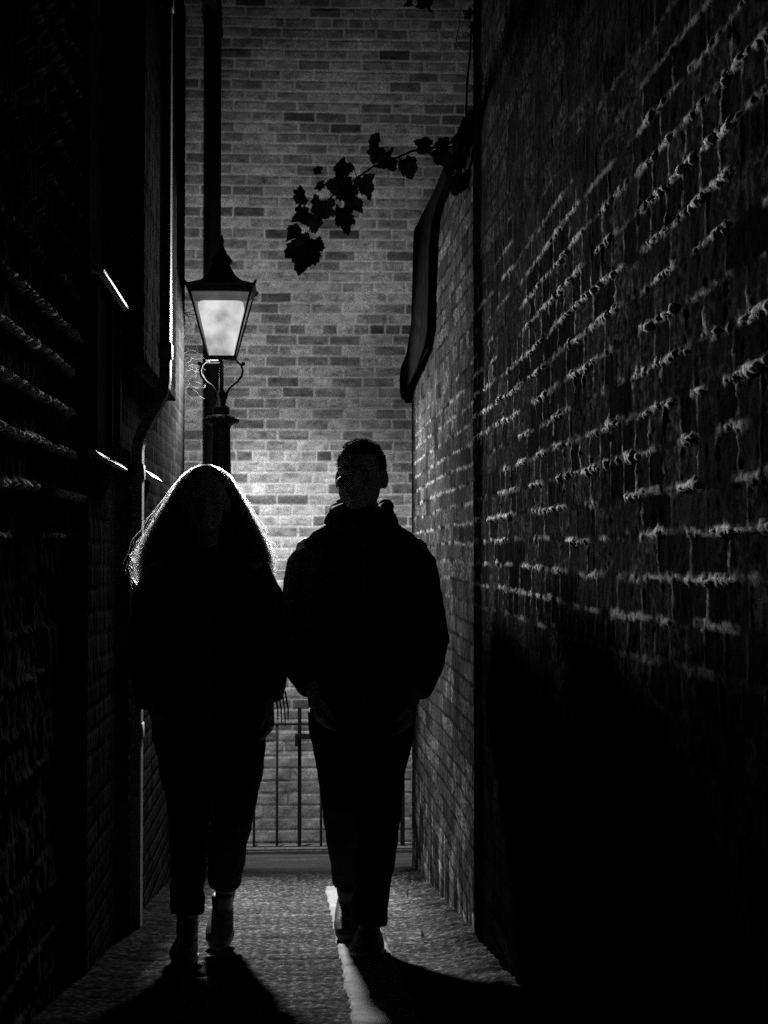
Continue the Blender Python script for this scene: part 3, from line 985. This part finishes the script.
def shoe(parent, heel, toe, wd=1.0, mat=M_shoe):
    """heel and toe in the person's own space"""
    h, t = Vector(heel), Vector(toe)
    f = (t - h)
    L = f.length
    f.normalize()
    up = Vector((0, 0, 1)); up = (up - f * up.dot(f)).normalized()
    bm = bmesh.new()
    tube(bm, [h + f * 0.02 + up * 0.05, h + f * 0.07 + up * 0.05, h + f * L * 0.45 + up * 0.047, h + f * L * 0.7 + up * 0.038, h + f * L * 0.88 + up * 0.03, h + f * L * 0.97 + up * 0.026],
         [(0.036 * wd, 0.036), (0.041 * wd, 0.044), (0.046 * wd, 0.042), (0.051 * wd, 0.034), (0.046 * wd, 0.026), (0.030 * wd, 0.019)], 14)
    tube(bm, [h + f * 0.06 + up * 0.05, h + f * 0.07 + up * 0.10, h + f * 0.065 + up * 0.125], [(0.036, 0.05), (0.038, 0.048), (0.039, 0.047)], 14, 0.2)
    s = fuse('shoe', bm, mat, parent, 0.006, 3)
    bm = bmesh.new()
    side = f.cross(up).normalized()
    outl = []
    for k in range(22):
        a = 2 * math.pi * k / 22
        yy = math.cos(a); xx = math.sin(a)
        wdt = (0.042 + 0.010 * (0.5 + 0.5 * yy)) * wd
        outl.append(h + f * (L * 0.5 + L * 0.5 * yy) + side * (xx * wdt))
    lo = [bm.verts.new(p + up * 0.001) for p in outl]
    hi = [bm.verts.new(p + up * 0.022) for p in outl]
    bm.faces.new(lo); bm.faces.new(hi[::-1])
    for k in range(22):
        bm.faces.new((lo[k], lo[(k + 1) % 22], hi[(k + 1) % 22], hi[k]))
    obj('sole', bm, M_sole, s)
    bm = bmesh.new()                                             # laces across the instep
    for k in range(4):
        c = h + f * (L * (0.42 + 0.08 * k)) + up * (0.088 - 0.010 * k)
        tube(bm, [c - side * 0.022, c + up * 0.004, c + side * 0.022], [0.003] * 3, 6, 0.3)
    obj('lace', bm, M_sole, s, True)
    return s


# ---- the man
my = 5.5
mx = P(362, 700, my).x
man = empty('person', (mx, my, float(gz(my))))
tag(man, 'person with short hair in a dark hooded jacket walking with hands in pockets', 'person')
bm = bmesh.new()
hfn = head(bm, (-0.006, -0.02, 1.672), 1.10, -0.30)
tube(bm, [(0, 0.02, 1.40), (0, 0.02, 1.50), (-0.005, 0.0, 1.62)], [(0.075, 0.07), (0.058, 0.06), (0.055, 0.06)])
tube(bm, [(0, 0, 0.86), (0, 0, 0.98), (0, -0.005, 1.12), (0, 0, 1.28), (0, 0, 1.40), (0, 0.01, 1.47)], [(0.16, 0.105), (0.15, 0.10), (0.15, 0.10), (0.18, 0.115), (0.19, 0.10), (0.10, 0.07)], 18)
mlegR = [(0.088, 0, 0.88), (0.066, -0.04, 0.66), (0.055, -0.10, 0.49), (0.045, -0.13, 0.33), (0.020, -0.155, 0.10)]
mlegL = [(-0.088, 0.0, 0.88), (-0.074, 0.02, 0.66), (-0.064, 0.05, 0.49), (-0.054, 0.15, 0.33), (-0.045, 0.25, 0.13)]
for L in (mlegR, mlegL):
    tube(bm, L, [0.085, 0.07, 0.052, 0.052, 0.036], 12)
tube(bm, [(0.020, -0.14, 0.07), (0.010, -0.22, 0.045), (0.003, -0.30, 0.035)], [0.035, 0.033, 0.028], 10)
tube(bm, [(-0.05, 0.26, 0.09), (-0.05, 0.20, 0.045), (-0.05, 0.12, 0.02)], [0.035, 0.033, 0.028], 10)
marmR = [(0.175, 0.0, 1.42), (0.205, 0.02, 1.30), (0.232, 0.06, 1.10), (0.215, -0.01, 0.98), (0.185, -0.08, 0.90)]
marmL = [(-0.175, 0.0, 1.42), (-0.21, 0.02, 1.30), (-0.235, 0.055, 1.10), (-0.215, -0.03, 0.99), (-0.175, -0.115, 0.925)]
for L in (marmR, marmL):
    tube(bm, L, [0.06, 0.052, 0.045, 0.038, 0.028], 12)
hand(bm, (0.18, -0.09, 0.89), (-0.25, -0.25, -1), -1, (-1, 0.2, 0), 1.0, 0.3)
hand(bm, (-0.172, -0.122, 0.915), (0.2, -0.12, -1), 1, (1, 0.3, 0), 1.0, 0.3)
fuse('body', bm, M_skin, man, 0.0055, 2, hfn)
# jacket
bm = bmesh.new()
tube(bm, [(0, 0, 0.865), (0, 0, 0.93), (0, 0, 1.05), (0, 0, 1.2), (0, 0, 1.34), (0, 0.005, 1.42), (0, 0.01, 1.475), (0, 0.015, 1.51)],
     [(0.19, 0.14), (0.20, 0.145), (0.205, 0.148), (0.212, 0.15), (0.226, 0.145), (0.222, 0.125), (0.180, 0.105), (0.12, 0.09)], 24, 0.3)
tube(bm, [(0.150, 0.0, 1.405), (0.198, 0.012, 1.35), (0.230, 0.04, 1.2), (0.254, 0.055, 1.09), (0.232, -0.005, 0.985), (0.192, -0.075, 0.915)], [0.074, 0.075, 0.070, 0.066, 0.058, 0.05], 16, 0.3)
tube(bm, [(-0.150, 0.0, 1.405), (-0.200, 0.012, 1.35), (-0.226, 0.04, 1.2), (-0.24, 0.05, 1.09), (-0.222, -0.02, 0.995), (-0.18, -0.105, 0.935)], [0.074, 0.075, 0.070, 0.066, 0.058, 0.05], 16, 0.3)
jk = fuse('jacket', bm, M_jacket, man, 0.007, 12, folds(0.0055, 6, 13, 3.0))
bm = bmesh.new()
tube(bm, [(0, 0, 0.845), (0, 0, 0.86), (0, 0, 0.895)], [(0.185, 0.138), (0.192, 0.144), (0.196, 0.146)], 24, 0.1)
fuse('hem_band', bm, M_jacket, jk, 0.007, 1)
bm = bmesh.new()                                                # bunched hood round the neck
N = 26
for lay, (rr, zz, th) in enumerate(((0.100, 1.522, 0.038), (0.088, 1.568, 0.034))):
    pts = []
    for k in range(N + 1):
        a = 2 * math.pi * k / N
        fr = 0.5 + 0.5 * math.sin(a)                       # 1 at the back
        pts.append((rr * math.cos(a) * 1.0, 0.012 + rr * 0.95 * math.sin(a), zz - 0.03 * (1 - fr) + 0.012 * math.sin(3 * a + lay)))
    for k in range(0, N, 2):
        tube(bm, pts[k:k + 4] if k + 4 <= N + 1 else pts[k:], [th * (0.92 + 0.12 * math.sin(2.3 * k))] * len(pts[k:k + 4]), 10, 0.4)
tube(bm, [(0, 0.10, 1.56), (0, 0.145, 1.48), (0, 0.15, 1.38), (0, 0.13, 1.33)], [(0.10, 0.035), (0.12, 0.045), (0.10, 0.04), (0.05, 0.02)], 14)
fuse('hood', bm, M_jacket, jk, 0.006, 3, folds(0.003, 12, 14, 8.0))
bm = bmesh.new()                                                # zip down the front and two drawcords
tube(bm, [(0, -0.146, 0.88), (0, -0.152, 1.05), (0, -0.154, 1.2), (0, -0.147, 1.34), (0, -0.118, 1.43)], [0.004] * 5, 6)
obj('zip', bm, M_iron, jk, True)
for e in (1, -1):
    bm = bmesh.new()
    tube(bm, [(e * 0.04, -0.115, 1.47), (e * 0.045, -0.15, 1.38), (e * 0.047, -0.158, 1.27)], [0.0035] * 3, 6)
    obj('drawcord', bm, M_jacket, jk, True)
# trousers
bm = bmesh.new()
tube(bm, [(0, 0, 0.98), (0, 0, 0.90), (0, 0.0, 0.80)], [(0.165, 0.115), (0.178, 0.122), (0.165, 0.115)], 20, 0.4)
tube(bm, [(0.092, 0, 0.85), (0.084, -0.02, 0.75), (0.066, -0.045, 0.64), (0.055, -0.09, 0.51), (0.045, -0.12, 0.38), (0.028, -0.142, 0.25), (0.018, -0.155, 0.12)], [0.105, 0.098, 0.089, 0.080, 0.074, 0.066, 0.064], 16, 0.1)
tube(bm, [(-0.094, 0, 0.85), (-0.088, 0.01, 0.75), (-0.074, 0.025, 0.64), (-0.064, 0.05, 0.51), (-0.056, 0.12, 0.38), (-0.046, 0.19, 0.27), (-0.042, 0.235, 0.18)], [0.105, 0.096, 0.087, 0.080, 0.072, 0.062, 0.058], 16, 0.1)
fuse('trousers', bm, M_trousers, man, 0.007, 3, folds(0.0045, 9, 16, 1.0))
shoe(man, (0.026, -0.08, 0.012), (-0.004, -0.36, 0.040), 1.2)
shoe(man, (-0.042, 0.30, 0.065), (-0.042, 0.05, -0.004), 1.1)
# short hair: cap plus bristles
bm = bmesh.new()
Rh = Matrix.Rotation(-0.32, 3, 'Z')
hc = Vector((-0.006, -0.02, 1.672))
cpm = bmesh.new()
ellipsoid(bm, hc + Rh @ Vector((0, 0.018, 0.042)), (0.087, 0.105, 0.091), Rh, 28)
for vtx in list(bm.verts):
    l = Rh.transposed() @ (vtx.co - hc)
    if l.z < -0.035 or (l.y < -0.045 and l.z < 0.075):
        bm.verts.remove(vtx)
mh = obj('hair', bm, M_hair, man, True)
bm = bmesh.new()
rr = random.Random(3)
for k in range(4200):
    th = rr.uniform(0, 2 * math.pi)
    zc = rr.uniform(-0.55, 1.0)
    n_ = Vector((math.cos(th) * math.sqrt(max(0, 1 - zc * zc)), math.sin(th) * math.sqrt(max(0, 1 - zc * zc)), zc))
    l = Vector((n_.x * 0.086, 0.018 + n_.y * 0.104, 0.042 + n_.z * 0.090))
    if l.y < -0.05 and l.z < 0.08:
        continue
    nn = Rh @ Vector((n_.x, n_.y - 0.25 * max(0, zc), n_.z + 0.25)).normalized()
    p = hc + Rh @ l
    ln = rr.uniform(0.005, 0.010) * (1.15 if zc > 0.65 else 0.25)
    tube(bm, [p - nn * 0.003, p + nn * ln * 0.6, p + nn * ln + Vector((rr.uniform(-.004, .004), rr.uniform(-.004, .004), 0))], [0.0007, 0.0006, 0.0003], 3, 0)
obj('bristle', bm, M_shorthair, mh)

# ---- the woman
wy = 5.4
wx = P(207, 700, wy).x
wom = empty('person', (wx, wy, float(gz(wy))))
tag(wom, 'person with very long loose hair glowing at its edges, in a loose dark coat', 'person')
bm = bmesh.new()
hfn = head(bm, (-0.005, -0.03, 1.565), 0.97, 0.05, True)
tube(bm, [(0, 0.015, 1.32), (0, 0.01, 1.42), (0, -0.005, 1.52)], [(0.065, 0.06), (0.048, 0.05), (0.047, 0.05)])
tube(bm, [(0, 0, 0.82), (0, 0, 0.94), (0, 0, 1.06), (0, 0, 1.2), (0, 0, 1.31), (0, 0.01, 1.37)], [(0.155, 0.10), (0.135, 0.09), (0.12, 0.085), (0.15, 0.105), (0.165, 0.09), (0.08, 0.06)], 18)
wl = [(-0.085, 0, 0.84), (-0.066, -0.03, 0.6), (-0.058, -0.06, 0.46), (-0.057, -0.09, 0.30), (-0.058, -0.12, 0.09)]
wr = [(0.088, 0.0, 0.84), (0.10, 0.03, 0.6), (0.088, 0.06, 0.46), (0.072, 0.14, 0.30), (0.05, 0.235, 0.12)]
for L in (wl, wr):
    tube(bm, L, [0.085, 0.066, 0.05, 0.048, 0.033], 12)
tube(bm, [(-0.058, -0.11, 0.06), (-0.060, -0.18, 0.04), (-0.062, -0.25, 0.032)], [0.031, 0.029, 0.024], 10)
tube(bm, [(0.05, 0.24, 0.085), (0.048, 0.18, 0.04), (0.046, 0.11, 0.015)], [0.031, 0.029, 0.024], 10)
for L in ([(-0.165, 0, 1.33), (-0.20, 0.02, 1.2), (-0.212, 0.03, 1.04), (-0.185, -0.02, 0.86)], [(0.165, 0, 1.33), (0.20, 0.02, 1.2), (0.215, 0.03, 1.04), (0.215, -0.02, 0.88)]):
    tube(bm, L, [0.052, 0.045, 0.038, 0.024], 12)
hand(bm, (-0.183, -0.025, 0.85), (0.22, -0.2, -1), 1, (0.9, 0.2, 0.1), 0.92, 0.3)
hand(bm, (0.215, -0.025, 0.87), (0.1, -0.2, -1), -1, (-0.9, 0.2, 0.1), 0.92, 0.35)
fuse('body', bm, M_skin, wom, 0.0055, 2, hfn)
# coat
bm = bmesh.new()
tube(bm, [(0.02, 0, 0.765), (0.012, 0, 0.86), (0, 0, 1.0), (0, 0, 1.15), (0, 0, 1.26), (0, 0.005, 1.33), (0, 0.01, 1.375), (0, 0.012, 1.40)],
     [(0.20, 0.14), (0.20, 0.145), (0.19, 0.14), (0.19, 0.135), (0.19, 0.125), (0.175, 0.105), (0.12, 0.085), (0.075, 0.07)], 24, 0.15)
tube(bm, [(-0.15, 0.0, 1.325), (-0.195, 0.015, 1.24), (-0.214, 0.03, 1.12), (-0.217, 0.03, 1.0), (-0.205, 0.005, 0.91), (-0.19, -0.015, 0.865)], [0.068, 0.066, 0.064, 0.060, 0.056, 0.052], 16, 0.15)
tube(bm, [(0.15, 0.0, 1.325), (0.195, 0.015, 1.24), (0.214, 0.03, 1.12), (0.222, 0.03, 1.0), (0.218, 0.0, 0.92), (0.217, -0.015, 0.88)], [0.068, 0.066, 0.064, 0.060, 0.056, 0.052], 16, 0.15)
ct = fuse('coat', bm, M_coat, wom, 0.007, 12, folds(0.006, 6, 9, 12.0))
bm = bmesh.new()
for e in (1, -1):
    tube(bm, [(e * 0.075, 0.03, 1.40), (e * 0.072, -0.045, 1.375), (e * 0.05, -0.10, 1.31), (e * 0.03, -0.138, 1.22)], [(0.02, 0.03), (0.022, 0.028), (0.03, 0.018), (0.02, 0.012)], 10)
fuse('collar', bm, M_coat, ct, 0.006, 2)
for k in range(4):
    bm = bmesh.new()
    ellipsoid(bm, (0.012, -0.147, 1.16 - 0.105 * k), (0.011, 0.004, 0.011), None, 10)
    obj('button', bm, M_shoe, ct, True)
# tassels on the coat's edge beside the man
bm = bmesh.new()
for k in range(4):
    x = 0.245 + 0.012 * k
    tube(bm, [(x - 0.01, 0.05, 0.90), (x, 0.05, 0.84), (x + 0.003 * math.sin(k), 0.05, 0.80 - 0.01 * (k % 3))], [0.004, 0.003, 0.002], 5)
obj('fringe', bm, M_coat, ct, True)
# trousers
bm = bmesh.new()
tube(bm, [(0, 0, 0.93), (0, 0, 0.85), (0, 0, 0.76)], [(0.155, 0.11), (0.172, 0.12), (0.165, 0.115)], 20, 0.4)
tube(bm, [(-0.088, 0, 0.80), (-0.074, -0.02, 0.68), (-0.062, -0.035, 0.58), (-0.056, -0.06, 0.46), (-0.056, -0.085, 0.32), (-0.060, -0.105, 0.165)], [0.106, 0.096, 0.084, 0.073, 0.062, 0.058], 16, 0.08)
tube(bm, [(0.100, 0, 0.80), (0.106, 0.015, 0.68), (0.098, 0.03, 0.58), (0.082, 0.06, 0.46), (0.066, 0.13, 0.33), (0.052, 0.205, 0.205)], [0.11, 0.098, 0.088, 0.077, 0.067, 0.062], 16, 0.08)
fuse('trousers', bm, M_trousers, wom, 0.007, 3, folds(0.005, 9, 14, 5.0))
shoe(wom, (-0.056, -0.06, 0.008), (-0.064, -0.31, 0.038), 0.95)
shoe(wom, (0.052, 0.285, 0.06), (0.036, 0.055, -0.006), 1.0)
# hair: a dark mass and many fine loose strands
ringz = np.array([1.205, 1.24, 1.30, 1.379, 1.43, 1.484, 1.54, 1.59, 1.63, 1.66, 1.685, 1.698])
ringa = np.array([0.130, 0.185, 0.210, 0.204, 0.188, 0.164, 0.138, 0.113, 0.092, 0.075, 0.048, 0.012])
ringb = np.array([0.06, 0.10, 0.125, 0.130, 0.130, 0.128, 0.122, 0.112, 0.100, 0.085, 0.052, 0.012])


def hair_pt(z, th, k=1.0, add=0.0):
    a = float(np.interp(z, ringz, ringa)) * k + add
    b = float(np.interp(z, ringz, ringb)) * k + add
    x, y = a * math.cos(th), b * math.sin(th)
    if y < 0:                                             # parted in front: it frames the face
        lim = 0.25 if z < 1.62 else 1.0
        y *= lim
    return Vector((x - 0.005, y + 0.005, z))


bm = bmesh.new()
N = 40
prev = None
for z in ringz:
    ring = [bm.verts.new(hair_pt(z, 2 * math.pi * k / N, 0.90) + Vector((0, 0, 0.01 * math.sin(5 * k) if z < 1.25 else 0))) for k in range(N)]
    if prev is None:
        bm.faces.new(ring[::-1])
    else:
        for k in range(N):
            bm.faces.new((prev[k], prev[(k + 1) % N], ring[(k + 1) % N], ring[k]))
    prev = ring
bm.faces.new(prev)
wh = obj('hair', bm, M_hair, wom, True)
rr = random.Random(11)
NS, NH = 18, 6500
pos = np.empty((NH, NS, 3), np.float32)
rad = np.empty((NH, NS), np.float32)
for s_ in range(NH):
    th = rr.uniform(-0.35, math.pi + 0.35)
    if rr.random() < 0.6:
        th = rr.choice((rr.gauss(0.05, 0.3), math.pi - rr.gauss(0.05, 0.3)))
    zend = rr.uniform(1.13, 1.42)
    zst = rr.uniform(1.42, 1.66) if rr.random() < 0.93 else rr.uniform(1.64, 1.698)
    fz = abs(rr.gauss(0, 1))
    ad = -0.010 + (0.029 if math.cos(th) < 0 else 0.022) * fz
    ph, w1, w2 = rr.uniform(0, 6.28), rr.uniform(0.003, 0.016), rr.uniform(8, 30)
    r0 = rr.uniform(0.00025, 0.0005)
    for i in range(NS):
        t = i / (NS - 1)
        z = zst + (zend - zst) * t
        g_ = t ** 0.8
        p = hair_pt(z, th + 0.06 * math.sin(w2 * t * 0.4 + ph), 0.98, ad * (0.15 + 0.85 * g_) * (1 - 0.75 * max(0, (1.34 - z) / 0.2)))
        wv = w1 * g_
        pos[s_, i] = (p.x + wv * math.sin(w2 * t + ph), p.y + wv * math.cos(w2 * t * 0.8 + ph), p.z)
        rad[s_, i] = r0 * (1 - 0.6 * t)
hcv = bpy.data.hair_curves.new('strand')
hcv.add_curves([NS] * NH)
hcv.attributes['position'].data.foreach_set('vector', pos.reshape(-1))
ra = hcv.attributes.get('radius') or hcv.attributes.new('radius', 'FLOAT', 'POINT')
ra.data.foreach_set('value', rad.reshape(-1))
hcv.materials.append(M_strand)
so = bpy.data.objects.new('strand', hcv)
COL.objects.link(so)
so.parent = wh

# ------------------------------------------------------------------ light
def lamp_or_added_light(name, kind, loc, energy, target=None, size=0.05, cone=None, blend=1.0):
    l = bpy.data.lights.new(name, kind)
    l.energy = energy
    l.shadow_soft_size = size
    if kind == 'SPOT':
        l.spot_size = math.radians(cone)
        l.spot_blend = blend
    o = bpy.data.objects.new(name, l)
    COL.objects.link(o)
    o.location = loc
    if target is not None:
        o.rotation_euler = (Vector(target) - Vector(loc)).to_track_quat('-Z', 'Y').to_euler()
    return o


zl = P(221.5, 322, ly).z
# the lantern throws its light down the alley; lights added around it brighten brackets, wall and gate
lamp_or_added_light('lamp_or_added_light', 'SPOT', (lx + 0.07, ly - 0.20, zl - 0.06), 3400, (lx + 0.32, ly - 4.2, 0.45), 0.11, 100, 1.0)
lamp_or_added_light('lamp_or_added_light', 'POINT', (lx - 0.045, ly + 0.04, P(221.5, 371, ly).z), 3.0, None, 0.03)  # added under the lantern to light the brackets
lamp_or_added_light('lamp_or_added_light', 'SPOT', (lx + 0.06, ly + 0.225, zl + 0.08), 40, (lx + 0.9, YW, zl + 0.1), 0.07, 178, 0.7)  # added outside the eaves to brighten the upper wall
lamp_or_added_light('lamp_or_added_light', 'SPOT', (lx + 0.08, ly + 0.21, zl), 350, (0.18, YW - 0.2, -0.1), 0.06, 104, 1.0)  # added to brighten the wall's foot and the gate

w = bpy.data.worlds.new('World')
sc.world = w
w.use_nodes = True
nt = w.node_tree
bg = nt.nodes['Background']
sky = nt.nodes.new('ShaderNodeTexSky')
sky.sky_type = 'NISHITA'
sky.sun_disc = False
sky.sun_elevation = math.radians(3)
sky.sun_rotation = math.radians(20)
hs = nt.nodes.new('ShaderNodeHueSaturation')
hs.inputs['Saturation'].default_value = 0.0
nt.links.new(sky.outputs[0], hs.inputs['Color'])
nt.links.new(hs.outputs[0], bg.inputs['Color'])
bg.inputs['Strength'].default_value = 0.004

sc.view_settings.view_transform = 'Standard'
sc.view_settings.look = 'None'
sc.view_settings.gamma = 1.0
sc.view_settings.exposure = 0.0
sc.view_settings.use_curve_mapping = False
sc.render.engine = 'CYCLES'
sc.cycles.use_denoising = False
sc.cycles.sample_clamp_indirect = 0.4
sc.cycles.caustics_reflective = False
sc.cycles.max_bounces = 6
sc.cycles.transparent_max_bounces = 12
